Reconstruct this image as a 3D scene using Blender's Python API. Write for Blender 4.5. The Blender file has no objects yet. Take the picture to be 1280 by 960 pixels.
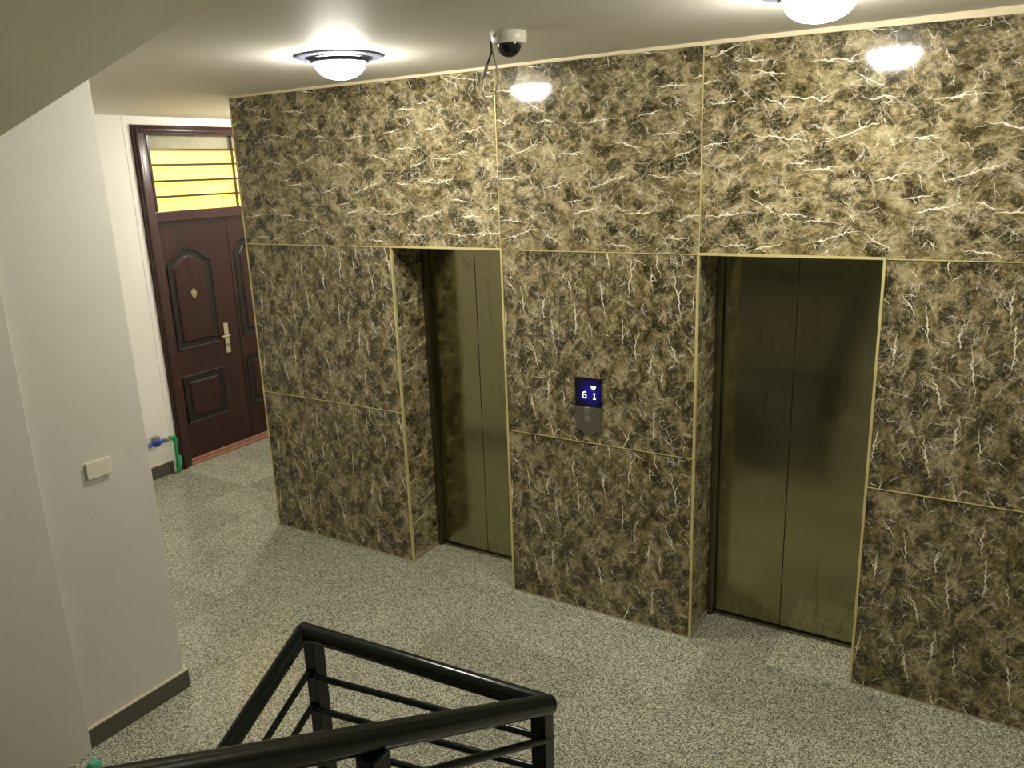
import bpy, bmesh, math, random
from mathutils import Vector, Matrix
random.seed(7)
S = bpy.context.scene
C = S.collection

# ------------------------------------------------------------ camera
F_PX = 1009.92
cam_d = bpy.data.cameras.new('camera'); cam = bpy.data.objects.new('camera', cam_d); C.objects.link(cam)
cam_d.sensor_fit = 'HORIZONTAL'; cam_d.sensor_width = 36.0; cam_d.lens = 36.0*F_PX/1280.0
cam_d.clip_start = 0.05; cam_d.clip_end = 60
Rr = ((0.85046215, 0.52484283, -0.03541392), (0.10607533, -0.23704606, -0.96569001), (-0.5152302, 0.81752625, -0.25727157))
xr, yd, zf = Vector(Rr[0]), Vector(Rr[1]), Vector(Rr[2])
M = Matrix((xr, -yd, -zf)).transposed()
cam.matrix_world = Matrix.Translation((2.51234, -3.91967, 2.5948)) @ M.to_4x4()
S.camera = cam

# ------------------------------------------------------------ world, exposure
w = bpy.data.worlds.new('world'); S.world = w; w.use_nodes = True
w.node_tree.nodes['Background'].inputs[0].default_value = (1, .86, .6, 1)
w.node_tree.nodes['Background'].inputs[1].default_value = 0.02
S.view_settings.view_transform = 'Standard'; S.view_settings.look = 'None'
S.view_settings.gamma = 1; S.view_settings.use_curve_mapping = False
S.view_settings.exposure = 1.6
LAMP_STRENGTH = 62.0
LAMP_COLOR = (1.0, .95, .84)

H = 3.134     # ceiling
LZ = 2.15     # lintel height
MZ = 1.07     # seam between the lower rows

# ------------------------------------------------------------ node helpers
class NT:
    def __init__(s, name):
        s.m = bpy.data.materials.new(name); s.m.use_nodes = True
        s.t = s.m.node_tree; s.b = s.t.nodes['Principled BSDF']
    def n(s, typ, **kw):
        x = s.t.nodes.new(typ)
        for k, v in kw.items(): setattr(x, k, v)
        return x
    def put(s, inp, v):
        if isinstance(v, (int, float)): inp.default_value = v
        elif isinstance(v, (tuple, list)):
            inp.default_value = tuple(v) if len(v) == len(inp.default_value) else tuple(v)+(1,)
        else: s.t.links.new(v, inp)
    def math(s, op, a, b=0.0, c=0.0, clamp=False):
        x = s.n('ShaderNodeMath', operation=op, use_clamp=clamp)
        s.put(x.inputs[0], a); s.put(x.inputs[1], b); s.put(x.inputs[2], c); return x.outputs[0]
    def mix(s, f, a, b, blend='MIX'):
        x = s.n('ShaderNodeMix', data_type='RGBA', blend_type=blend)
        s.put(x.inputs[0], f); s.put(x.inputs[6], a); s.put(x.inputs[7], b); return x.outputs[2]
    def ramp(s, f, pts):
        x = s.n('ShaderNodeValToRGB'); e = x.color_ramp.elements
        while len(e) < len(pts): e.new(.5)
        for q, (p, c) in zip(e, pts): q.position = p; q.color = tuple(c)+(1,) if len(c) == 3 else c
        s.put(x.inputs[0], f); return x.outputs[0]
    def rng(s, v, a, b, c=0.0, d=1.0):
        x = s.n('ShaderNodeMapRange', interpolation_type='SMOOTHSTEP')
        for i, q in enumerate((v, a, b, c, d)): s.put(x.inputs[i], q)
        return x.outputs[0]
    def noise(s, vec, scale, detail=4, rough=.55, dist=0.0):
        x = s.n('ShaderNodeTexNoise'); s.put(x.inputs['Vector'], vec)
        x.inputs['Scale'].default_value = scale; x.inputs['Detail'].default_value = detail
        x.inputs['Roughness'].default_value = rough; x.inputs['Distortion'].default_value = dist
        return x
    def vor(s, vec, scale, feature='F1', rnd=1.0):
        x = s.n('ShaderNodeTexVoronoi', feature=feature); s.put(x.inputs['Vector'], vec)
        x.inputs['Scale'].default_value = scale; x.inputs['Randomness'].default_value = rnd
        return x
    def xyz(s, x, y, z):
        q = s.n('ShaderNodeCombineXYZ'); s.put(q.inputs[0], x); s.put(q.inputs[1], y); s.put(q.inputs[2], z); return q.outputs[0]
    def sep(s, v):
        q = s.n('ShaderNodeSeparateXYZ'); s.put(q.inputs[0], v); return q.outputs
    def obj(s): return s.n('ShaderNodeTexCoord').outputs['Object']
    def bump(s, h, strength, dist=.002):
        x = s.n('ShaderNodeBump'); x.inputs['Strength'].default_value = strength; x.inputs['Distance'].default_value = dist
        s.put(x.inputs['Height'], h); s.t.links.new(x.outputs[0], s.b.inputs['Normal'])
    def out(s, color=None, rough=None, metal=None, spec=None, coat=None, emit=None, es=None):
        I = s.b.inputs
        if color is not None: s.put(I['Base Color'], color)
        if rough is not None: s.put(I['Roughness'], rough)
        if metal is not None: s.put(I['Metallic'], metal)
        if spec is not None: s.put(I['Specular IOR Level'], spec)
        if coat is not None: s.put(I['Coat Weight'], coat)
        if emit is not None: s.put(I['Emission Color'], emit); s.put(I['Emission Strength'], es)
        return s.m

def simple(name, color, rough=.5, metal=0.0, var=.06, scale=30, bump=0.0, spec=None):
    t = NT(name); nz = t.noise(t.obj(), scale, 4).outputs[0]
    c = t.mix(nz, tuple(x*(1-var) for x in color), tuple(min(1, x*(1+var)) for x in color))
    if bump: t.bump(nz, bump)
    return t.out(c, rough, metal, spec)

def marble(name, along_x):
    t = NT(name); X = t.sep(t.obj())
    u0 = t.math('ADD', X[0], X[1]); v0 = X[2]
    if along_x: u0, v0 = v0, t.math('ADD', u0, 3.7)      # veins run along v
    P0 = t.xyz(u0, v0, 0.0)
    def warp(src, scale, amp, seed=0.0, det=3):
        mp = t.n('ShaderNodeMapping'); mp.inputs['Location'].default_value = (seed, seed*.37, seed*1.7); t.put(mp.inputs['Vector'], src)
        wn = t.noise(mp.outputs[0], scale, det, .6).outputs['Color']
        W = t.n('ShaderNodeVectorMath', operation='MULTIPLY_ADD')
        t.put(W.inputs[0], wn); W.inputs[1].default_value = (amp, amp, 0); t.put(W.inputs[2], src); return W.outputs[0]
    def squash(src, k):
        q = t.sep(src); return t.xyz(q[0], t.math('MULTIPLY', q[1], k), 0.0)
    P = warp(P0, 5.0, .12)
    st = squash(P, .62)
    # cloudy brown ground, coarse to very fine
    base = t.noise(st, 13.0, 10, .76, .35).outputs[0]
    fine = t.noise(st, 70, 5, .78, .8).outputs[0]
    broad = t.noise(squash(P0, .6), 2.2, 2).outputs[0]
    k = t.math('ADD', t.math('MULTIPLY', base, .56), t.math('MULTIPLY', fine, .40))
    k = t.math('ADD', k, t.math('MULTIPLY', broad, .08))
    if along_x: k = t.math('ADD', k, .022)      # lying sheets paler, mostly lamp light put into the colour
    col = t.ramp(k, [(.40, (.030, .024, .007)), (.465, (.086, .067, .024)), (.52, (.178, .143, .064)), (.58, (.355, .297, .160)), (.67, (.60, .52, .335))])
    # dark rounded clasts of two sizes
    for sc_, lo, hi, amt, sd in ((12.0, .44, .50, .88, 0.0), (24.0, .42, .50, .75, 5.0)):
        vd = t.vor(warp(squash(P0, .8), 14, .05, sd), sc_, 'SMOOTH_F1')
        pick = t.rng(t.sep(t.vor(warp(squash(P0, .8), 14, .05, sd), sc_, 'F1').outputs['Color'])[0], lo+.02, hi+.06)
        blob = t.math('MULTIPLY', t.rng(vd.outputs['Distance'], .50, .36), pick)
        tex = t.rng(fine, .72, .42, .25, 1.0)
        col = t.mix(t.math('MULTIPLY', t.math('MULTIPLY', blob, tex), amt), col, (.026, .022, .008))
    # web of thin pale scratches
    w1 = t.vor(warp(P0, 12, .07, 2.0), 13.0, 'DISTANCE_TO_EDGE').outputs['Distance']
    w2 = t.math('ABSOLUTE', t.math('SUBTRACT', t.noise(P, 15, 2, .6, 1.6).outputs[0], .5))
    w3 = t.math('ABSOLUTE', t.math('SUBTRACT', t.noise(st, 26, 2, .6, 1.2).outputs[0], .5))
    m1 = t.rng(t.noise(P0, 8, 2).outputs[0], .42, .62)
    m2 = t.rng(t.noise(P0, 10.3, 2).outputs[0], .60, .44)
    web = t.math('MAXIMUM', t.math('MULTIPLY', t.rng(w1, .035, .0), m1), t.math('MAXIMUM', t.math('MULTIPLY', t.rng(w2, .012, .0), m2), t.math('MULTIPLY', t.rng(w3, .016, .0), m1)))
    col = t.mix(t.math('MULTIPLY', web, .70), col, (.62, .56, .42))
    # sparse cream lightning veins: one tapering jagged crack with a side branch per cell
    jq = t.sep(t.noise(P0, 20, 4, .62).outputs['Color'])
    jx = t.math('MULTIPLY', t.math('SUBTRACT', jq[0], .5), .050); jy = t.math('MULTIPLY', t.math('SUBTRACT', jq[1], .5), .035)
    Q = t.sep(P0); U = t.math('ADD', Q[0], jx); V = t.math('ADD', Q[1], jy)
    def cracks(cw, ch, seed, tilt, wid, keep, rot=0.0, blen=.55):
        if rot:
            cu, su = math.cos(rot), math.sin(rot)
            u = t.math('ADD', t.math('MULTIPLY', U, cu), t.math('MULTIPLY', V, su)); v = t.math('SUBTRACT', t.math('MULTIPLY', V, cu), t.math('MULTIPLY', U, su))
        else: u, v = U, V
        a = t.math('ADD', t.math('DIVIDE', u, cw), seed); ca = t.math('FLOOR', a)
        b = t.math('ADD', t.math('DIVIDE', v, ch), t.math('MULTIPLY', ca, .618)); b = t.math('ADD', b, seed*.7); cb = t.math('FLOOR', b)
        wn = t.n('ShaderNodeTexWhiteNoise', noise_dimensions='3D'); t.put(wn.inputs['Vector'], t.xyz(ca, cb, seed))
        r = t.sep(wn.outputs['Color']); val = wn.outputs['Value']
        ly = t.math('MULTIPLY', t.math('SUBTRACT', t.math('SUBTRACT', b, cb), .5), ch)
        lx = t.math('MULTIPLY', t.math('SUBTRACT', t.math('SUBTRACT', a, ca), .5), cw)
        lx = t.math('SUBTRACT', lx, t.math('MULTIPLY', t.math('SUBTRACT', r[0], .5), cw*.45))
        tl = t.math('MULTIPLY', t.math('SUBTRACT', r[1], .5), 2*tilt)
        x = t.math('SUBTRACT', lx, t.math('MULTIPLY', ly, tl))
        h = t.math('ADD', t.math('MULTIPLY', r[2], ch*.22), ch*.24)
        def line(xx, tp):
            wd = t.math('MULTIPLY', t.math('ADD', tp, .12), wid)
            return t.math('MULTIPLY', t.rng(t.math('DIVIDE', t.math('ABSOLUTE', xx), wd), 1.1, .5), t.rng(tp, 0.0, .12))
        tp = t.math('SUBTRACT', 1.0, t.math('DIVIDE', t.math('ABSOLUTE', ly), h), clamp=True)
        main = line(x, tp)
        y1 = t.math('SUBTRACT', ly, t.math('MULTIPLY', t.math('SUBTRACT', val, .5), t.math('MULTIPLY', h, .9)))
        sgn = t.math('SUBTRACT', t.math('MULTIPLY', t.math('GREATER_THAN', r[2], .5), 1.3), .65)
        tb = t.math('SUBTRACT', 1.0, t.math('DIVIDE', y1, t.math('MULTIPLY', h, blen)), clamp=True)
        tb = t.math('MULTIPLY', tb, t.math('GREATER_THAN', y1, 0.0)); tb = t.math('MULTIPLY', tb, .7)
        br = line(t.math('SUBTRACT', x, t.math('MULTIPLY', y1, sgn)), tb)
        pres = t.math('LESS_THAN', t.math('FRACT', t.math('MULTIPLY', val, 7.3)), keep)
        return t.math('MULTIPLY', t.math('MAXIMUM', main, br), pres)
    vs = cracks(.150, .300, 1.3, .38, .0040, .74)
    vs = t.math('MAXIMUM', vs, cracks(.21, .26, 5.6, .40, .0034, .50, .22))
    vs = t.math('MAXIMUM', vs, t.math('MULTIPLY', cracks(.10, .10, 9.1, .5, .0022, .42, 1.0, .8), .85))
    vs = t.math('MAXIMUM', vs, t.math('MULTIPLY', cracks(.08, .085, 3.7, .5, .0020, .40, -.7, .8), .75))
    col = t.mix(t.math('MULTIPLY', vs, .95), col, (.88, .82, .66))
    t.bump(t.noise(P0, 2.0, 2).outputs[0], .05, .004)
    return t.out(col, .085, 0.0, .5)

MAT = {}
MAT['marble_v'] = marble('marble_sheet_upright', False)
MAT['marble_h'] = marble('marble_sheet_lying', True)
def plaster(name, c, stain=(.4, .36, .25), amt=.12, rough=.6):
    t = NT(name); o = t.obj(); q = t.sep(o)
    big = t.noise(o, 1.3, 4, .6).outputs[0]; sm = t.noise(o, 60, 3).outputs[0]
    st = t.noise(t.xyz(t.math('MULTIPLY', q[0], 6.0), t.math('MULTIPLY', q[1], 6.0), t.math('MULTIPLY', q[2], .7)), 1.5, 5, .7).outputs[0]
    col = t.mix(t.math('MULTIPLY', t.rng(big, .4, .7), amt), c, stain)
    col = t.mix(t.math('MULTIPLY', t.rng(st, .6, .8), amt*1.5), col, stain)
    t.bump(t.math('ADD', sm, t.math('MULTIPLY', big, 2.0)), .18, .003)
    return t.out(col, rough)
MAT['wall'] = plaster('wall_paint', (.70, .68, .62))
MAT['wall_white'] = plaster('white_wall_paint', (.92, .90, .85), amt=.04)
MAT['ceiling'] = plaster('ceiling_paint', (.82, .785, .71), amt=.06, rough=.62)
MAT['soffit'] = plaster('stair_slab_paint', (.56, .56, .41), (.28, .26, .13), .30)
MAT['cement'] = simple('rough_cement', (.36, .30, .20), .9, bump=.5, var=.25)
def granite(name):
    t = NT(name); o = t.obj(); rnd = t.n('ShaderNodeObjectInfo').outputs['Random']
    v = t.vor(o, 230); g = t.sep(v.outputs['Color'])[0]
    n = t.noise(o, 150, 3, .7).outputs[0]
    k = t.math('ADD', t.math('MULTIPLY', g, .55), t.math('MULTIPLY', n, .45))
    col = t.ramp(k, [(.22, (.045, .044, .026)), (.38, (.18, .178, .125)), (.52, (.345, .345, .255)), (.66, (.70, .70, .56))])
    big = t.noise(o, 1.2, 3).outputs[0]
    br = t.math('ADD', t.math('MULTIPLY', rnd, .30), t.math('MULTIPLY', big, .25)); br = t.math('ADD', br, .70)
    col = t.mix(1.0, col, t.xyz(br, br, br), 'MULTIPLY')
    t.bump(n, .04, .001)
    return t.out(col, .20, 0.0, .5)
MAT['granite'] = granite('speckled_granite')
MAT['granite_dark'] = simple('dark_granite_skirting', (.095, .09, .066), .35, var=.4, scale=160)
MAT['skirt_top'] = simple('pale_skirting_top', (.66, .60, .46), .6, var=.1)
MAT['joint'] = simple('grey_floor_joint', (.26, .25, .20), .8)
MAT['brass'] = simple('yellow_metal_strip', (.68, .61, .27), .34, .25, var=.15, scale=20)
MAT['cream'] = simple('cream_plaster_strip', (.82, .74, .50), .6, var=.08)
def steel(name, c, rough):
    t = NT(name); q = t.sep(t.obj())
    br = t.noise(t.xyz(t.math('MULTIPLY', q[0], 900), t.math('MULTIPLY', q[1], 900), t.math('MULTIPLY', q[2], 6)), 1.0, 2).outputs[0]
    sm = t.noise(t.obj(), 4.0, 5, .7, 1.0).outputs[0]
    refl_bands = t.noise(t.xyz(t.math('MULTIPLY', q[0], .6), 0.0, t.math('MULTIPLY', q[2], 11)), 1.0, 4, .6).outputs[0]
    q2 = t.noise(t.xyz(t.math('MULTIPLY', q[0], 9), 0.0, t.math('MULTIPLY', q[2], 2.2)), 1.0, 4, .7, 1.5).outputs[0]
    c = t.mix(t.math('MULTIPLY', t.rng(q2, .57, .66), .35), c, (.13, .11, .05))      # smears
    c0 = t.mix(t.math('MULTIPLY', t.rng(refl_bands, .55, .72), .25), c, (.16, .15, .08))  # dark bands of a stair reflection painted into the steel colour
    col = t.mix(t.math('MULTIPLY', t.rng(sm, .52, .70), .28), c0, (.22, .20, .11))
    r = t.math('ADD', t.math('MULTIPLY', sm, .16), rough-.08)
    t.bump(t.math('ADD', t.math('MULTIPLY', br, .05), refl_bands), .10, .001)
    m = t.out(col, r, 1.0)
    return m
MAT['steel'] = steel('brushed_steel_door', (.34, .325, .19), .15)
MAT['steel_dark'] = steel('dark_steel_jamb', (.20, .18, .11), .3)
MAT['black'] = simple('black_gap', (.008, .008, .006), .7)
MAT['rail'] = simple('black_green_gloss_paint', (.003, .008, .007), .20, var=.3, scale=12)
def wood(name, c1, c2, rough=.28):
    t = NT(name); q = t.sep(t.obj())
    n = t.noise(t.xyz(t.math('MULTIPLY', q[0], 14), t.math('MULTIPLY', q[1], 14), t.math('MULTIPLY', q[2], 1.4)), 1.0, 6, .65, .8).outputs[0]
    return t.out(t.mix(t.rng(n, .35, .65), c1, c2), rough)
MAT['wood'] = wood('dark_red_wood_finish', (.020, .0040, .0034), (.038, .0080, .0066))
MAT['wood_frame'] = wood('red_brown_frame', (.032, .009, .009), (.050, .015, .014), .3)
MAT['groove'] = wood('blackish_moulding_finish', (.005, .004, .003), (.010, .006, .005), .2)
MAT['pink_stone'] = simple('pink_stone_sill', (.40, .20, .14), .4, var=.15)
MAT['nickel'] = simple('satin_nickel', (.72, .64, .48), .3, 1.0)
MAT['white_plastic'] = simple('off_white_plastic', (.80, .76, .62), .35, var=.03)
MAT['blue'] = simple('blue_meter_paint', (.02, .07, .42), .35)
MAT['meter_grey'] = simple('grey_meter_lid', (.22, .22, .24), .4)
MAT['green'] = simple('green_plastic_pipe', (.02, .36, .12), .35, var=.12)
MAT['teal'] = simple('pale_green_pipe', (.12, .50, .36), .4, var=.12)
MAT['pipe_metal'] = simple('tarnished_brass_fitting', (.40, .34, .22), .4, .9)
MAT['dome_white'] = simple('white_housing', (.80, .77, .66), .35, var=.03)
MAT['dome_black'] = simple('black_glass', (.006, .008, .012), .04)
MAT['cable_black'] = simple('black_cable', (.02, .018, .014), .5)
MAT['cable_grey'] = simple('grey_cable_plug', (.30, .26, .19), .5)
MAT['lamp_plate'] = simple('grey_blue_lamp_plate', (.16, .17, .24), .55, .0)
MAT['lamp_rim'] = simple('dark_lamp_rim', (.12, .13, .18), .3, .5)
def emit(name, c, s):
    t = NT(name); return t.out(c, .5, emit=c, es=s)
MAT['lamp'] = emit('lit_lamp_glass', LAMP_COLOR, LAMP_STRENGTH)
MAT['led'] = emit('lit_white_digits', (.70, .72, 1.0), .75)
t = NT('backlit_blue_screen'); q = t.sep(t.obj())
gl = t.rng(t.math('SQRT', t.math('ADD', t.math('POWER', t.math('SUBTRACT', q[0], .018), 2.0), t.math('POWER', t.math('SUBTRACT', q[2], .070), 2.0))), .095, .0)
MAT['screen'] = t.out((.004, .004, .02), .12, emit=(.035, .012, .62), es=t.math('MULTIPLY', gl, .10))
MAT['yellow_pane'] = emit('lit_yellow_pane', (1.0, .76, .17), .36)
t = MAT['yellow_pane'].node_tree; bs = t.nodes['Principled BSDF']; bs.inputs['Roughness'].default_value = .35

# ------------------------------------------------------------ mesh helpers
def box(bm, x0, x1, y0, y1, z0, z1, bev=0.0):
    r = bmesh.ops.create_cube(bm, size=1.0)
    vs = r['verts']
    for v in vs:
        v.co = Vector(((x0+x1)/2+v.co.x*(x1-x0), (y0+y1)/2+v.co.y*(y1-y0), (z0+z1)/2+v.co.z*(z1-z0)))
    if bev:
        es = list({e for v in vs for e in v.link_edges})
        bmesh.ops.bevel(bm, geom=es, offset=bev, segments=2, affect='EDGES', profile=.5)
def tube(bm, pts, r, seg=14, caps=True):
    pts = [Vector(p) for p in pts]; rings = []
    rs = r if isinstance(r, (list, tuple)) else [r]*len(pts)
    up = None
    for i, p in enumerate(pts):
        d = (pts[min(i+1, len(pts)-1)]-pts[max(i-1, 0)]).normalized()
        if up is None:
            up = Vector((0, 0, 1)) if abs(d.z) < .9 else Vector((1, 0, 0))
        a = d.cross(up).normalized(); b = a.cross(d).normalized(); up = b
        rings.append([bm.verts.new(p+rs[i]*(math.cos(2*math.pi*k/seg)*a+math.sin(2*math.pi*k/seg)*b)) for k in range(seg)])
    for A, B in zip(rings, rings[1:]):
        for k in range(seg): bm.faces.new((A[k], A[(k+1) % seg], B[(k+1) % seg], B[k]))
    if caps: bm.faces.new(rings[0][::-1]); bm.faces.new(rings[-1])
def lathe(bm, prof, c=(0, 0, 0), seg=40, axis='z'):
    rings = []
    def P(r, h, a):
        x, y = r*math.cos(a), r*math.sin(a)
        p = (x, y, h) if axis == 'z' else ((h, x, y) if axis == 'x' else (x, h, y))
        return Vector(c)+Vector(p)
    for r, h in prof:
        rings.append([bm.verts.new(P(0, h, 0))] if r < 1e-6 else [bm.verts.new(P(r, h, 2*math.pi*k/seg)) for k in range(seg)])
    for A, B in zip(rings, rings[1:]):
        if len(A) == 1 and len(B) == 1: continue
        for k in range(seg):
            j = (k+1) % seg
            if len(A) == 1: bm.faces.new((A[0], B[k], B[j]))
            elif len(B) == 1: bm.faces.new((A[k], A[j], B[0]))
            else: bm.faces.new((A[k], A[j], B[j], B[k]))
def prism(bm, poly, a0, a1, axis='x'):
    """poly of 2-D points (the two other axes in x,y,z order), extruded from a0 to a1 along axis"""
    def P(u, v, a): return {'x': (a, u, v), 'y': (u, a, v), 'z': (u, v, a)}[axis]
    A = [bm.verts.new(P(u, v, a0)) for u, v in poly]; B = [bm.verts.new(P(u, v, a1)) for u, v in poly]
    bm.faces.new(A); bm.faces.new(B[::-1])
    for i in range(len(poly)):
        j = (i+1) % len(poly); bm.faces.new((A[j], A[i], B[i], B[j]))
def obj(name, bm, mat, parent=None, smooth=False, loc=None):
    """links the bmesh as ONE object; with loc the origin goes there (mesh given in parent/world space)"""
    bmesh.ops.recalc_face_normals(bm, faces=bm.faces)
    if loc is not None: bmesh.ops.translate(bm, verts=bm.verts, vec=-Vector(loc))
    me = bpy.data.meshes.new(name); bm.to_mesh(me); bm.free()
    me.materials.append(MAT[mat] if isinstance(mat, str) else mat)
    if smooth:
        for p in me.polygons: p.use_smooth = True
        try: me.set_sharp_from_angle(angle=math.radians(38))
        except Exception: pass
    o = bpy.data.objects.new(name, me); C.objects.link(o)
    if loc is not None: o.location = loc
    if parent: o.parent = parent
    return o
def bx(name, dims, mat, parent=None, bev=0.0, loc=None):
    bm = bmesh.new(); box(bm, *dims, bev); return obj(name, bm, mat, parent, loc=loc)
def tag(o, label, cat=None, group=None, kind=None):
    o['label'] = label
    if cat: o['category'] = cat
    if group: o['group'] = group
    if kind: o['kind'] = kind
    return o
def thing(name, label, cat, loc=(0, 0, 0), group=None, kind=None):
    o = bpy.data.objects.new(name, None); C.objects.link(o); o.location = loc; o.empty_display_size = .1
    return tag(o, label, cat, group, kind)
def mid(d): return ((d[0]+d[1])/2, (d[2]+d[3])/2, (d[4]+d[5])/2)

# ------------------------------------------------------------ floor
bm = bmesh.new()
box(bm, -4.2, 4.4, -2.0, 2.4, -.16, -.012)
box(bm, -1.0, .40, -2.36, -2.0, -.16, -.012)
floor = tag(obj('floor', bm, 'joint'), 'grey speckled granite lobby floor in front of the lifts', 'floor', kind='structure')
J = .0008
def tile(x0, x1, y0, y1):
    if x1-x0 < .02 or y1-y0 < .02: return
    d = (x0+J, x1-J, y0+J, y1-J, -.012, random.uniform(-.0006, 0))
    bm = bmesh.new(); box(bm, *d)
    obj('tile', bm, 'granite', floor)
ye = [-2.0, -1.46, -.99, -.52, -.05]
for r, (y0, y1) in enumerate(zip(ye, ye[1:])):
    x = -3.9 - (.475 if r % 2 else 0.0) - .02
    while x < 4.2:
        a, b = max(x, -3.9), min(x+.95, 4.2)
        if y1 <= -1.4:                      # the room is narrower behind the pillar
            if y0 < -1.7 and b > -1.0: tile(max(a, -1.0), b, y0, y1)
            if b <= -1.0 or a < -1.0: tile(a, min(b, -1.0), -1.7, y1)
        else: tile(a, b, y0, y1)
        x += .95
for x0, x1 in ((-.99, -.31), (-.31, .40)): tile(x0, x1, -2.36, -2.0)
for x0, x1, n in ((-3.9, -2.115, 5),):
    for k in range(5):
        for q in range(2):
            tile(x0+q*(x1-x0)/2, x0+(q+1)*(x1-x0)/2, -.05+k*.47, -.05+(k+1)*.47)
tile(-2.115, -.81, -.05, -.001); tile(0, 1.168, -.05, -.001); tile(2.013, 4.2, -.05, -.001)
tile(-.81, -.42, -.05, .315); tile(-.42, 0, -.05, .315); tile(1.168, 1.60, -.05, .315); tile(1.60, 2.013, -.05, .315)

# ------------------------------------------------------------ lift wall: core, marble panels, strips
NICHES = ((-.81, 0.0), (1.168, 2.013))
T = .014
bm = bmesh.new()
X0, X1 = -2.115, 4.2
xs = [X0, -.81-T, T, 1.168-T, 2.013+T, X1]
for i in (0, 2, 4): box(bm, xs[i], xs[i+1], T, .60, 0, LZ)
box(bm, X0, X1, T, .60, LZ+T, H)
for a, b in NICHES: box(bm, a-T, b+T, .42, .60, 0, LZ+T)
back = tag(obj('wall_back', bm, 'cement'), 'brown marble clad wall around the two lift doors', 'wall', kind='structure')
def panel(x0, x1, z0, z1, mat, y0=0.0, y1=T-.002, name='marble_panel', side=False):
    g = .0012
    if side: d = (x0, x1, y0, y1, z0+g, z1-g)
    else: d = (x0+g, x1-g, y0, y1, z0+g, z1-g)
    return bx(name, d, mat, back, 0.0, mid(d))
XR = 3.30
for x0, x1 in ((-2.13, 0.0), (0.0, 1.168), (1.168, XR), (XR, 4.2)):
    panel(x0, x1, LZ, H-.012, 'marble_h')
for x0, x1 in ((-2.13, -.81), (0.0, 1.168), (2.013, XR), (XR, 4.2)):
    panel(x0, x1, MZ, LZ, 'marble_v'); panel(x0, x1, .004, MZ, 'marble_v')
DEP = .285
for a, b in NICHES:
    for z0, z1 in ((.03, MZ), (MZ, LZ-.001)):
        for s, x in ((-1, a), (1, b)):
            d = (x-T+.002 if s < 0 else x, x if s < 0 else x+T-.002, T-.001, DEP, z0, z1)
            o = bx('marble_panel', d, 'marble_h', back, 0, mid(d))
    d = (a, b, T-.001, DEP, LZ+.001, LZ+T-.002); bx('marble_panel', d, 'marble_h', back, 0, mid(d))
    for s, x in ((-1, a), (1, b)):
        d = (x-T+.002 if s < 0 else x-.003, x+.003 if s < 0 else x+T-.002, T, DEP, 0, .028)
        bx('mortar_patch', d, 'cement', back)
# seam strips (thin) and edge strips (wider) in yellow metal
def strip(x0, x1, z0, z1, y=-.004, name='seam_strip', mat='brass'):
    return bx(name, (x0, x1, y, T-.003, z0, z1), mat, back)
sw = .0022
for x in (0.0, 1.168, XR): strip(x-sw, x+sw, LZ+.004, H-.016)
strip(-2.13, -.822, LZ-sw, LZ+sw); strip(.012, 1.156, LZ-sw, LZ+sw); strip(2.025, 4.2, LZ-sw, LZ+sw)
strip(-2.13, -.818, MZ-sw, MZ+sw); strip(.008, 1.160, MZ-sw*.6, MZ+sw*.6); strip(2.021, 4.2, MZ-sw, MZ+sw)
strip(XR-sw, XR+sw, .004, LZ-.004)
strip(-2.136, -2.128, .004, H-.016, -.006, 'edge_strip')
for a, b in NICHES:
    for x, s in ((a, -1), (b, 1)):
        x0, x1 = (x-.009, x+.003) if s < 0 else (x-.003, x+.009)
        strip(x0, x1, .003, LZ+.009, -.006, 'edge_strip')
    strip(a-.009, b+.009, LZ-.003, LZ+.009, -.0065, 'edge_strip')
# strip where the marble meets the ceiling, growing wider to the right
bm = bmesh.new()
prism(bm, [(-2.136, H), (-2.136, H-.014), (.9, H-.016), (1.6, H-.020), (4.2, H-.055), (4.2, H)], -.012, T, 'y')
obj('ceiling_strip', bm, 'cream', back)



for x0, x1 in ((-2.13, -.812), (.002, 1.166), (2.015, 4.2)):
    bx('mortar_line', (x0, x1, -.009, -.001, 0, .004), 'cement', back)

# ------------------------------------------------------------ lift doors
def lift(n, a, b, label):
    root = thing('door_%d' % n, label, 'lift door', ((a+b)/2, .33, 0), kind='structure')
    def part(name, d, mat, par=root, bev=0.0, lv=Vector(((a+b)/2, .33, 0))):
        d2 = (d[0]-lv.x, d[1]-lv.x, d[2]-lv.y, d[3]-lv.y, d[4], d[5])
        return bx(name, d2, mat, par, bev)
    jw = .030; m = (a+b)/2+(-.014)
    part('jamb', (a+.001, a+jw, DEP+.002, .375, .012, LZ-.002), 'steel_dark', bev=.002)
    part('jamb', (b-jw, b-.001, DEP+.002, .375, .012, LZ-.002), 'steel_dark', bev=.002)
    part('head_frame', (a+jw, b-jw, DEP+.002, .375, LZ-.032, LZ-.002), 'steel_dark', bev=.002)
    part('door_panel', (a+jw+.003, m-.0018, .338, .368, .016, LZ-.034), 'steel', bev=.0015)
    part('door_panel', (m+.0018, b-jw-.003, .338, .368, .016, LZ-.034), 'steel', bev=.0015)
    part('dark_shaft', (a+.004, b-.004, .377, .40, .006, LZ-.004), 'black')
    sill = part('sill', (a+.022, b-.022, .318, .372, .001, .010), 'steel')
    part('sill_groove', (a+.030, b-.030, .330, .337, .0095, .0108), 'black', sill)
    for x in (a+.001, b-.022): part('floor_gap', (x, x+.021, .290, .317, -.002, .0025), 'black')
    return root
lift(1, *NICHES[0], 'left steel lift door, nearer the wooden door, smudged and brightly lit')
lift(2, *NICHES[1], 'right steel lift door with dark olive reflection of the stairs')

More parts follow.
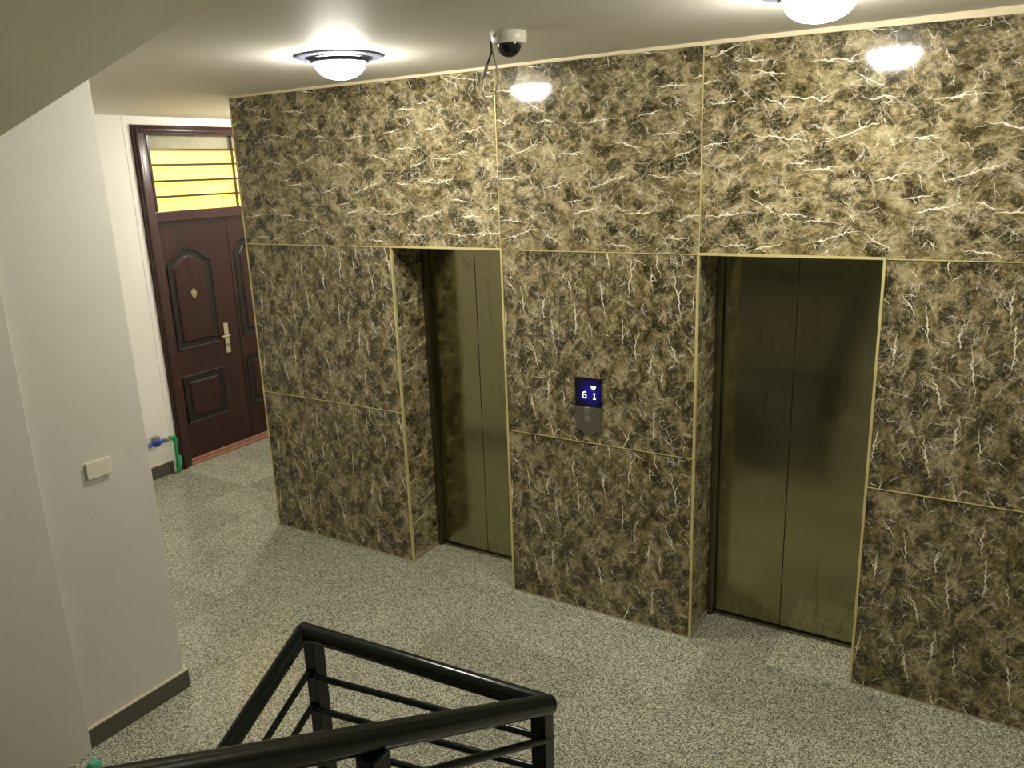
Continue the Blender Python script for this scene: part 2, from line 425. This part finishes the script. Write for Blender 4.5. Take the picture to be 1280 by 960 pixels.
# ------------------------------------------------------------ call panel
cp = thing('call_panel', 'lift call panel with lit 6 1 display on marble between lifts', 'call panel', (.549, 0, 1.30))
def cpb(name, x0, x1, z0, z1, y0, y1, mat, par=cp, bev=0.0):
    return bx(name, (x0-.549, x1-.549, y0, y1, z0-1.30, z1-1.30), mat, par, bev)
t = NT('dull_brushed_plate'); MAT['plate'] = t.out((.17, .155, .125), .42, .5)
cpb('face_plate', .469, .629, 1.142, 1.287, -.014, 0, 'plate', bev=.002)
sc = cpb('screen', .469, .629, 1.2875, 1.455, -.014, 0, 'screen', bev=.002)
cpb('top_edge', .469, .629, 1.4555, 1.459, -.014, 0, 'nickel')
MAT['rim_grey'] = simple('pale_grey_rim', (.42, .40, .34), .4)
for zc, up in ((1.266, 1), (1.215, 0)):
    bt = cpb('button', .532, .564, zc-.016, zc+.016, -.017, -.0145, 'plate', bev=.0012)
    bm = bmesh.new()
    for s in (1,):
        pts = [(-.007, -.004), (.007, -.004), (0, .008)] if up else [(-.007, .004), (.007, .004), (0, -.008)]
        prism(bm, [(.548-.549+x, zc-1.30+z) for x, z in pts], -.0182, -.0172, 'y')
    obj('arrow', bm, 'rim_grey', bt)
    bm = bmesh.new()
    for d in ((.530, .532, zc-.018, zc+.018), (.564, .566, zc-.018, zc+.018), (.530, .566, zc+.016, zc+.018), (.530, .566, zc-.018, zc-.016)):
        box(bm, d[0]-.549, d[1]-.549, -.0165, -.0145, d[2]-1.30, d[3]-1.30)
    obj('button_rim', bm, 'rim_grey', bt)
def glyph(name, strokes, cx, cz, r=.0032):
    bm = bmesh.new()
    for st in strokes: tube(bm, [(cx-.549+x, -.0165, cz-1.30+z) for x, z in st], r, 8)
    return obj(name, bm, 'led', sc, True)
six = [[(.011, .016), (.002, .019), (-.007, .014), (-.011, .004), (-.011, -.008), (-.006, -.017), (.004, -.018), (.011, -.012), (.011, -.003), (.005, .003), (-.004, .003), (-.010, -.003)]]
glyph('digit_six', six, .529, 1.356, .0026)
glyph('digit_one', [[(-.006, .011), (.001, .017), (.001, -.016)], [(-.007, -.017), (.009, -.017)]], .590, 1.355, .0026)
bm = bmesh.new()
prism(bm, [(x*.95+.586-.549, z*.85+1.400-1.30) for x, z in [(-.017, .012), (-.008, .014), (-.001, .008), (.006, .014), (.015, .012), (.014, .002), (-.001, -.015), (-.015, .002)]], -.0185, -.0145, 'y')
obj('down_arrow', bm, 'led', sc)

# ------------------------------------------------------------ other walls
# left wall with the wooden door
DY0, DY1, DZ1 = .42, 1.76, 3.066
bm = bmesh.new()
for d in ((-4.1, -3.9, -1.7, DY0, 0, H), (-4.1, -3.9, DY1, 2.3, 0, H), (-4.1, -3.9, DY0, DY1, DZ1, H)): box(bm, *d)
wl = tag(obj('wall_left', bm, 'wall_white'), 'bright white corridor wall holding the wooden door', 'wall', kind='structure')
bm = bmesh.new()      # rougher plaster band round the door
n = 40
L = [(DY0-.012+random.uniform(-.007, .006), i*DZ1/n) for i in range(n+1)]
prism(bm, [(DY0-.062, 0.132)]+[(y, max(z, .132)) for y, z in L]+[(DY0-.062, DZ1)], -3.8995, -3.8972, 'x')
obj('plaster_band', bm, 'wall_white', wl)
bx('plaster_band', (-3.8995, -3.8972, DY0-.062, DY1+.05, DZ1, H-.001), 'wall_white', wl)
bm = bmesh.new(); box(bm, -3.8995, -3.878, -1.69, .345, 0, .118)
sk = tag(obj('baseboard_left', bm, 'granite_dark'), 'grey granite skirting under the water meter', 'skirting', kind='structure')
bm = bmesh.new(); box(bm, -3.9, -3.8795, -1.69, .345, .118, .124); obj('skirting_top', bm, 'skirt_top', sk)
tag(bx('wall_corridor', (-2.115, -2.0, .61, 2.3, 0, H), 'wall_white'), 'white wall of the side corridor behind the marble', 'wall', kind='structure')
tag(bx('wall_end', (-4.1, -2.0, 2.31, 2.5, 0, H), 'wall_white'), 'white end wall of the side corridor', 'wall', kind='structure')
tag(bx('wall_right', (4.205, 4.4, -2.0, .6, 0, H), 'wall'), 'painted right end wall of the lobby', 'wall', kind='structure')
tag(bx('wall_pillar', (-4.1, -1.0, -2.24, -1.7, 0, H), 'wall', bev=.004), 'grey white wall end with the blank switch plate', 'wall', kind='structure')
bm = bmesh.new(); box(bm, -.999, -.982, -2.238, -1.70, .0005, .100); box(bm, -2.4, -.982, -1.699, -1.686, .0005, .100)
sk = tag(obj('baseboard_pillar', bm, 'granite_dark'), 'dark granite skirting at foot of the grey wall end', 'skirting', kind='structure')
bm = bmesh.new(); box(bm, -.999, -.981, -2.238, -1.70, .1, .106); box(bm, -2.4, -.981, -1.699, -1.685, .1, .106)
obj('skirting_top', bm, 'skirt_top', sk)
tag(bx('wall_stair_left', (-1.25, -.965, -6.0, -2.245, -1.8, 4.8), 'wall', bev=.003), 'shaded stairwell wall at the left picture edge', 'wall', kind='structure')
tag(bx('wall_stair_right', (2.9, 4.2, -6.0, -2.005, -1.8, 4.8), 'wall'), 'painted stairwell wall right of the stairs', 'wall', kind='structure')
tag(bx('wall_stair_back', (-.96, 2.895, -6.2, -6.0, -1.8, 4.8), 'wall'), 'painted wall behind the half landing', 'wall', kind='structure')
tag(bx('wall_upper', (-.96, 2.895, -2.04, -1.9, H+.16, 4.8), 'wall'), 'painted wall over the lobby slab edge', 'wall', kind='structure')
tag(bx('wall_below', (-.96, 2.895, -1.99, -1.9, -1.8, -.17), 'wall'), 'painted wall below the lobby floor', 'wall', kind='structure')
bm = bmesh.new()
box(bm, -4.1, 4.2, -2.05, .6, H, H+.15); box(bm, -.958, .33, -2.089, -2.05, H, H+.02); box(bm, -4.1, -2.0, .6, 2.4, H, H+.15)
tag(obj('ceiling', bm, 'ceiling'), 'plain painted lobby ceiling', 'ceiling', kind='structure')
tag(bx('ceiling_stairwell', (-1.2, 3.0, -6.2, -1.9, 4.8, 4.95), 'ceiling'), 'painted ceiling over the stairwell', 'ceiling', kind='structure')
tag(bx('floor_lower_landing', (-.96, 2.895, -6.0, -1.995, -1.8, -1.65), 'granite'), 'granite floor at foot of the descending stairs', 'floor', kind='structure')

# ------------------------------------------------------------ stairs
def flight(label, x0, x1, ys, zs, dirn, n, rise, going, slab, mat, lead=0.0):
    root = thing('stair_flight', label, 'stairs', (0, 0, 0), kind='structure')
    bm = bmesh.new(); poly = []; y, z = ys, zs
    poly.append((y, z-.02))
    for i in range(n):
        poly.append((y, z+rise-.022)); 
        y2 = y+dirn*going; poly.append((y2, z+rise-.022)); y = y2; z += rise
    poly.append((y, z-slab)); poly.append((ys, zs-slab if zs > 0 else zs-.02)) if 0 else None
    poly.append((ys+dirn*.02, zs-.02 if dirn < 0 and zs == 0 else zs-slab))
    prism(bm, poly, x0+.002, x1-.002, 'x'); obj('slab', bm, mat, root)
    y, z = ys, zs
    for i in range(n):
        a, b = sorted((y-dirn*.012, y+dirn*going)); z += rise; y += dirn*going
        bx('tread', (x0+.002, x1-.002, a+.002, b-.014 if dirn < 0 else b-.002, z-.021, z), 'granite', root, .003)
    return root
RISE, GO = .149, .27
flight('granite stairs rising from the lobby under the camera', 1.36, 2.895, -2.02, 0.0, -1, 10, RISE, GO, .18, 'wall')
tag(bx('floor_half_landing', (-.96, 2.895, -5.995, -4.75, 1.49, 1.638), 'granite'), 'granite half landing behind the camera', 'floor', kind='structure')
flight('granite stairs descending beside the left wall', -.96, .36, -5.062, -1.64, 1, 10, RISE, .27, .18, 'wall')
# ascending slab over the descending flight: its painted side and underside show at top left
up = thing('stair_slab', 'stained greenish painted slab of the upper stairs, top left', 'stairs', (0, 0, 0), kind='structure')
bm = bmesh.new()
sl = .585; zb = lambda y: 3.127+sl*(y+2.1)
prism(bm, [(-2.055, zb(-2.055)), (-4.72, zb(-4.72)), (-4.72, zb(-4.72)+.30), (-4.45, zb(-4.72)+.62), (-2.055, zb(-2.055)+.48)], -.96, .33, 'x')
obj('slab', bm, 'soffit', up)

# ------------------------------------------------------------ railing
rl = thing('stair_railing', 'black green metal railing round the stairwell with round handrail', 'railing')
A = Vector((.325, -2.02, .902)); B = Vector((1.36, -1.95, .900)); R0 = .0335
def near(t, dz=0.0): return Vector((1.36, -1.95-t, B.z+.539*t+dz))
def down(t, dz=0.0): return Vector((.325, -2.02-t, A.z-.615*t+dz))
bm = bmesh.new(); tube(bm, [A, B], R0, 20); obj('handrail', bm, 'rail', rl, True)
bm = bmesh.new(); tube(bm, [B, near(3.0)], R0, 20); obj('handrail', bm, 'rail', rl, True)
bm = bmesh.new(); tube(bm, [A, down(2.6)], R0, 20); obj('handrail', bm, 'rail', rl, True)
for p, r in ((A, .034), (B, .0345)):
    bm = bmesh.new(); bmesh.ops.create_uvsphere(bm, u_segments=24, v_segments=14, radius=r, matrix=Matrix.Translation(p)); obj('corner_joint', bm, 'rail', rl, True)
hw = .028
def post(x, y, z0, z1):
    bx('post', (x-hw, x+hw, y-hw, y+hw, z0, z1), 'rail', rl, .0015)
    bx('base_plate', (x-.05, x+.05, y-.045, y+.045, z0, z0+.008), 'rail', rl, .002)
post(.325+.012, -2.02+.03, 0.0, .885); post(1.36-.02, -1.95-.0, 0.0, .885)
for tt in (.82, 1.64, 2.46):
    p = near(tt); i = math.ceil((-2.02-p.y)/GO-1e-6); post(1.372, p.y, max(0, i*RISE), p.z-.035)
for tt in (.85, 1.7, 2.5):
    p = down(tt); k = math.ceil((p.y+.03+5.062)/GO-1e-6); post(.30, p.y, -1.64+min(10, k)*RISE, p.z-.02)
rr = .013
for za, zb_ in ((.700, .768), (.548, .640), (.395, .50), (.24, .35)):
    bm = bmesh.new(); tube(bm, [(A.x+.01, A.y+.01, za), (B.x-.02, B.y, zb_)], rr, 10); obj('lower_rail', bm, 'rail', rl, True)
    d = zb_-B.z
    bm = bmesh.new(); tube(bm, [near(.0, d), near(2.9, d)], rr, 10); obj('lower_rail', bm, 'rail', rl, True)
    d = za-A.z+.02
    bm = bmesh.new(); tube(bm, [down(.0, d), down(2.5, d)], rr, 10); obj('lower_rail', bm, 'rail', rl, True)

# ------------------------------------------------------------ wooden door
WX = -3.945
dr = thing('door_3', 'dark red wooden security door with barred yellow transom window', 'door', (0, 0, 0), kind='structure')
FI0, FI1 = .545, 1.64
def molding(name, y0, y1, z0, z1):
    bm = bmesh.new()
    # stepped profile: outer flat, round bead, inner step
    box(bm, -3.98, -3.872, y0, y1, z0, z1, .006); return bm
bm = molding('f', DY0+.002, FI0-.012, 0.001, DZ1-.002); box(bm, -3.98, -3.860, DY0+.018, DY0+.062, .001, DZ1-.02, .010); box(bm, -3.98, -3.885, FI0-.016, FI0, 0.001, DZ1-.09, .003)
obj('frame_post', bm, 'wood_frame', dr, True)
bm = molding('f', FI1+.012, DY1-.002, 0.001, DZ1-.002); box(bm, -3.98, -3.860, DY1-.062, DY1-.018, .001, DZ1-.02, .010); box(bm, -3.98, -3.885, FI1, FI1+.016, 0.001, DZ1-.09, .003)
obj('frame_post', bm, 'wood_frame', dr, True)
bm = molding('f', FI0-.012, FI1+.012, 2.985, DZ1-.002); box(bm, -3.98, -3.860, DY0+.062, DY1-.062, DZ1-.062, DZ1-.02, .010)
obj('frame_head', bm, 'wood_frame', dr, True)
bx('transom_rail', (-3.985, -3.890, FI0, FI1, 2.252, 2.340), 'wood_frame', dr, .004)
bx('transom_pane', (-3.972, -3.966, FI0, FI1, 2.34, 2.868), 'yellow_pane', dr)
MAT['lint'] = simple('grey_green_lintel', (.42, .40, .28), .8, var=.35, scale=14)
bx('lintel_strip', (-3.978, -3.958, FI0, FI1, 2.868, 2.985), 'lint', dr)
for y in (FI0+.035, 1.462): bx('window_bar', (-3.930, -3.912, y-.009, y+.009, 2.34, 2.985), 'wood_frame', dr)
for z in (2.862, 2.735, 2.598, 2.465): bx('window_bar', (-3.934, -3.918, FI0+.03, FI1, z-.009, z+.009), 'wood_frame', dr)
bx('pane_edge', (-3.965, -3.945, FI0, FI0+.018, 2.34, 2.985), 'cream', dr)
SPL = 1.315
lf = bx('door_leaf', (-4.0, WX, FI0+.003, SPL-.002, .055, 2.25), 'wood', dr, .003)
rf = bx('door_leaf', (-4.0, WX, SPL+.002, FI1-.003, .055, 2.25), 'wood', dr, .003)
bx('threshold', (-4.0, -3.880, FI0-.01, FI1+.01, 0.001, .026), 'pink_stone', dr, .004)
bx('threshold', (-4.0, -3.905, FI0-.01, FI1+.01, .0265, .048), 'pink_stone', dr, .004)
def offset(poly, d):
    out = []; n = len(poly)
    for i in range(n):
        p0, p, p1 = Vector(poly[i-1]), Vector(poly[i]), Vector(poly[(i+1) % n])
        a = (p-p0).normalized(); b = (p1-p).normalized()
        na, nb = Vector((-a.y, a.x)), Vector((-b.y, b.x)); m = (na+nb)
        m = m/max(m.length_squared, .3)*2 if m.length > 1e-4 else na
        out.append(tuple(p+m*d*1.0 if True else p))
    return out
def rings(name, poly, steps, mat, parent, fill):
    bm = bmesh.new(); prev = None
    for d, h in steps:
        cur = [bm.verts.new((WX+h, u, v)) for u, v in offset(poly, d)]
        if prev:
            for i in range(len(cur)):
                j = (i+1) % len(cur); bm.faces.new((prev[i], prev[j], cur[j], cur[i]))
        prev = cur
    if fill: bm.faces.new(prev)
    return obj(name, bm, mat, parent, False)
def arch(y0, y1, z0, zs, zt, n=18):
    pts = [(y0, z0), (y1, z0), (y1, zs)]
    for i in range(1, n):
        t_ = i/n; y = y1+(y0-y1)*t_
        s = math.sin(math.pi*t_)                  # flat shoulders, rounded crown
        pts.append((y, zs+(zt-zs)*(s**1.2)))
    pts.append((y0, zs)); return pts
def raised(poly, parent):
    rings('moulding', poly, [(-.012, 0.0), (-.006, .007), (.0, .009), (.008, .004), (.02, .0012), (.05, .0012), (.058, .004)], 'groove', parent, False)
    rings('raised_field', poly, [(.058, .0015), (.066, .008), (.072, .010)], 'wood', parent, True)
raised(arch(.615, 1.075, 1.09, 1.87, 1.995), lf)
raised([(.615, .385), (1.06, .385), (1.06, .83), (.615, .83)], lf)
raised(arch(1.365, 1.60, 1.09, 1.93, 2.03), rf)
raised([(1.365, .385), (1.60, .385), (1.60, .88), (1.365, .88)], rf)
h = bx('handle_plate', (WX+.0005, WX+.010, 1.128, 1.180, .962, 1.252), 'nickel', lf, .003)
bm = bmesh.new(); tube(bm, [(WX+.010, 1.155, 1.135), (WX+.05, 1.155, 1.135), (WX+.058, 1.148, 1.135), (WX+.058, 1.06, 1.137)], [.013, .011, .011, .009], 12); obj('lever', bm, 'nickel', h, True)
bm = bmesh.new(); lathe(bm, [(0, .018), (.012, .018), (.013, .010)], (WX, 1.155, 1.04), 16, 'x'); obj('keyhole', bm, 'pipe_metal', h, True)
bm = bmesh.new()
prism(bm, [(.845+x*1.25, 1.59+z*1.25) for x, z in [(0, -.042), (.022, -.018), (.026, .012), (.012, .022), (.002, .042), (-.010, .022), (-.026, .014), (-.020, -.018)]], WX+.0102, WX+.017, 'x')
obj('viewer_badge', bm, 'pipe_metal', lf)

# ------------------------------------------------------------ water meter with pipes
wm = thing('water_meter', 'blue water meter with green plastic pipe on the white wall', 'water meter', (-3.84, .17, .35))
o_ = Vector((-3.84, .17, .35))
def L_(p): return Vector(p)-o_
bm = bmesh.new(); lathe(bm, [(0, -.035), (.028, -.035), (.040, -.018), (.042, .012), (.036, .020), (0, .020)], L_((-3.84, .18, .352)), 24)
tube(bm, [L_((-3.84, .10, .340)), L_((-3.84, .265, .345))], .018, 14); obj('body', bm, 'blue', wm, True)
bm = bmesh.new(); lathe(bm, [(0, .052), (.034, .050), (.037, .040), (.037, .0205), (0, .0205)], L_((-3.84, .18, .352)), 24); obj('lid', bm, 'meter_grey', wm, True)
bm = bmesh.new(); tube(bm, [L_((-3.84, .262, .345)), L_((-3.84, .285, .345)), L_((-3.84, .286, .345)), L_((-3.84, .315, .347))], [.012, .012, .018, .018], 8); obj('brass_fitting', bm, 'pipe_metal', wm, True)
bm = bmesh.new(); tube(bm, [L_((-3.84, -.25, .335)), L_((-3.84, .102, .340))], .012, 12); tube(bm, [L_((-3.84, .06, .339)), L_((-3.84, .10, .340))], .018, 8); obj('inlet_pipe', bm, 'pipe_metal', wm, True)
bm = bmesh.new(); tube(bm, [L_(p) for p in [(-3.84, .316, .347), (-3.84, .350, .347), (-3.84, .362, .340), (-3.84, .366, .325), (-3.84, .366, .003)]], .0155, 14)
for z0, z1 in ((.30, .335), (.0, .10)):
    tube(bm, [L_((-3.84, .366, z0+.002)), L_((-3.84, .366, z1))], .022, 14)
tube(bm, [L_((-3.84, .312, .347)), L_((-3.84, .335, .347))], .021, 14)
obj('green_pipe', bm, 'green', wm, True)
bm = bmesh.new(); tube(bm, [L_((-3.845, .392, .07)), L_((-3.845, .392, .155))], .014, 10); obj('pipe_collar', bm, 'teal', wm, True)
bm = bmesh.new(); lathe(bm, [(0, .004), (.035, .003), (.045, 0.0003), (0, 0.0003)], L_((-3.835, .366, 0)), 14); obj('mortar_patch', bm, 'cement', wm, True)

pst = thing('pipe_stub', 'pale green pipe stub on the floor by the near left wall', 'pipe', (-.862, -2.302, 0))
bm = bmesh.new(); lathe(bm, [(.0, .001), (.024, .001), (.024, .020), (.018, .028), (0, .030)], (0, 0, 0), 20); obj('cap', bm, 'teal', pst, True)
bm = bmesh.new(); lathe(bm, [(.0, .0005), (.031, .0005), (.031, .006), (.0245, .007), (.0245, .0006)], (0, 0, 0), 20); obj('collar', bm, 'green', pst, True)

# ------------------------------------------------------------ switch plates
sp = thing('switch_plate', 'blank cream switch plate on the grey wall end in front', 'switch', (-1.0, -1.964, 1.327))
bx('back_box', (.001, .008, -.056, .056, -.038, .038), 'white_plastic', sp, .002)
bx('cover', (.0085, .014, -.060, .060, -.041, .041), 'white_plastic', sp, .003)
sp = thing('switch_plate', 'small cream switch plate on the white wall left of wooden door', 'switch', (-3.9, .09, 1.352))
bx('cover', (.0005, .010, -.043, .043, -.043, .043), 'white_plastic', sp, .003)
bx('rocker', (.0105, .014, -.016, .016, -.026, .026), 'white_plastic', sp, .002)

# ------------------------------------------------------------ ceiling lamps
def lamp(x, y, label, z=H, glass='lamp'):
    r = thing('ceiling_lamp', label, 'lamp', (x, y, z), 'round ceiling lamps')
    bm = bmesh.new(); lathe(bm, [(0, -.0005), (.205, -.0005), (.207, -.004), (.198, -.009), (.12, -.012), (0, -.012)], seg=56); obj('plate', bm, 'lamp_plate', r, True)
    bm = bmesh.new(); lathe(bm, [(.121, -.0125), (.132, -.014), (.136, -.030), (.130, -.034), (.122, -.032), (.121, -.0125)], seg=48); obj('rim', bm, 'lamp_rim', r, True)
    bm = bmesh.new(); lathe(bm, [(.120, -.016), (.119, -.034), (.112, -.056), (.094, -.078), (.066, -.094), (.034, -.102), (0, -.105)], seg=40); obj('glass_dome', bm, glass, r, True)
lamp(-.29, -.885, 'lit ceiling lamp with wide round plate near the left lift')
lamp(1.865, -.89, 'lit ceiling lamp above the right lift, cut by top edge')
MAT['added_fill'] = emit('added_fill_glass', (1, .90, .62), 24.0)  # fill lamp added out of view to brighten the dark stair slab side
lamp(2.0, -5.3, 'added unseen dimmer fill lamp over the half landing behind the camera', 4.8, 'added_fill')
lamp(-3.0, 1.35, 'lit ceiling lamp inside the side corridor by the wooden door')

# ------------------------------------------------------------ dome camera with cables
dc = thing('dome_camera', 'white dome security camera with black glass on the ceiling', 'camera', (.655, -.90, H))
bm = bmesh.new(); lathe(bm, [(0, -.0005), (.071, -.0005), (.074, -.006), (.073, -.034), (.066, -.046), (.050, -.048), (0, -.048)], seg=40); obj('housing', bm, 'dome_white', dc, True)
bm = bmesh.new(); lathe(bm, [(.050, -.0485), (.049, -.060), (.042, -.078), (.028, -.091), (.012, -.097), (0, -.098)], seg=32); obj('glass_dome', bm, 'dome_black', dc, True)
bm = bmesh.new(); lathe(bm, [(0, 0), (.007, 0), (.007, .002), (0, .002)], seg=12)
bmesh.ops.rotate(bm, verts=bm.verts, matrix=Matrix.Rotation(math.pi/2, 3, 'X')); ang = math.radians(-112)
bmesh.ops.rotate(bm, verts=bm.verts, matrix=Matrix.Rotation(ang+math.pi/2, 3, 'Z'))
bmesh.ops.translate(bm, verts=bm.verts, vec=(.0738*math.cos(ang), .0738*math.sin(ang), -.020)); obj('screw_hole', bm, 'meter_grey', dc)
dcb = thing('camera_cable', 'thin dangling cables with plugs beside the dome camera', 'cable', (.57, -.90, H))
def cab(name, pts, r, mat): 
    bm = bmesh.new(); tube(bm, [Vector(p)-Vector((.57, -.90, H)) for p in pts], r, 8); return obj(name, bm, mat, dcb, True)
def crv(pts, n=8):
    out = []; P = [Vector(p) for p in pts]; P = [P[0]]+P+[P[-1]]
    for i in range(1, len(P)-2):
        for k in range(n):
            s = k/n; a, b, c, d = P[i-1], P[i], P[i+1], P[i+2]
            out.append(.5*((2*b)+(c-a)*s+(2*a-5*b+4*c-d)*s*s+(3*b-a-3*c+d)*s**3))
    out.append(P[-2]); return out
cab('black_cord', crv([(.572, -.90, H-.001), (.566, -.90, 3.10), (.566, -.90, 3.065), (.553, -.90, 3.035), (.545, -.90, 3.02)]), .0045, 'cable_black')
cab('grey_plug', [(.546, -.90, 3.022), (.541, -.90, 3.012), (.540, -.90, 3.010), (.521, -.90, 2.968)], [.005, .005, .008, .008], 'cable_grey')
cab('grey_cord', crv([(.521, -.90, 2.969), (.514, -.90, 2.95), (.511, -.90, 2.925), (.519, -.90, 2.895), (.533, -.90, 2.883)]), .0035, 'cable_grey')
cab('thin_wire', crv([(.576, -.90, H-.001), (.572, -.90, 3.08), (.578, -.90, 3.045), (.590, -.90, 3.005), (.596, -.90, 2.97), (.588, -.90, 2.93), (.570, -.90, 2.895), (.552, -.90, 2.865)]), .0028, 'cable_grey')
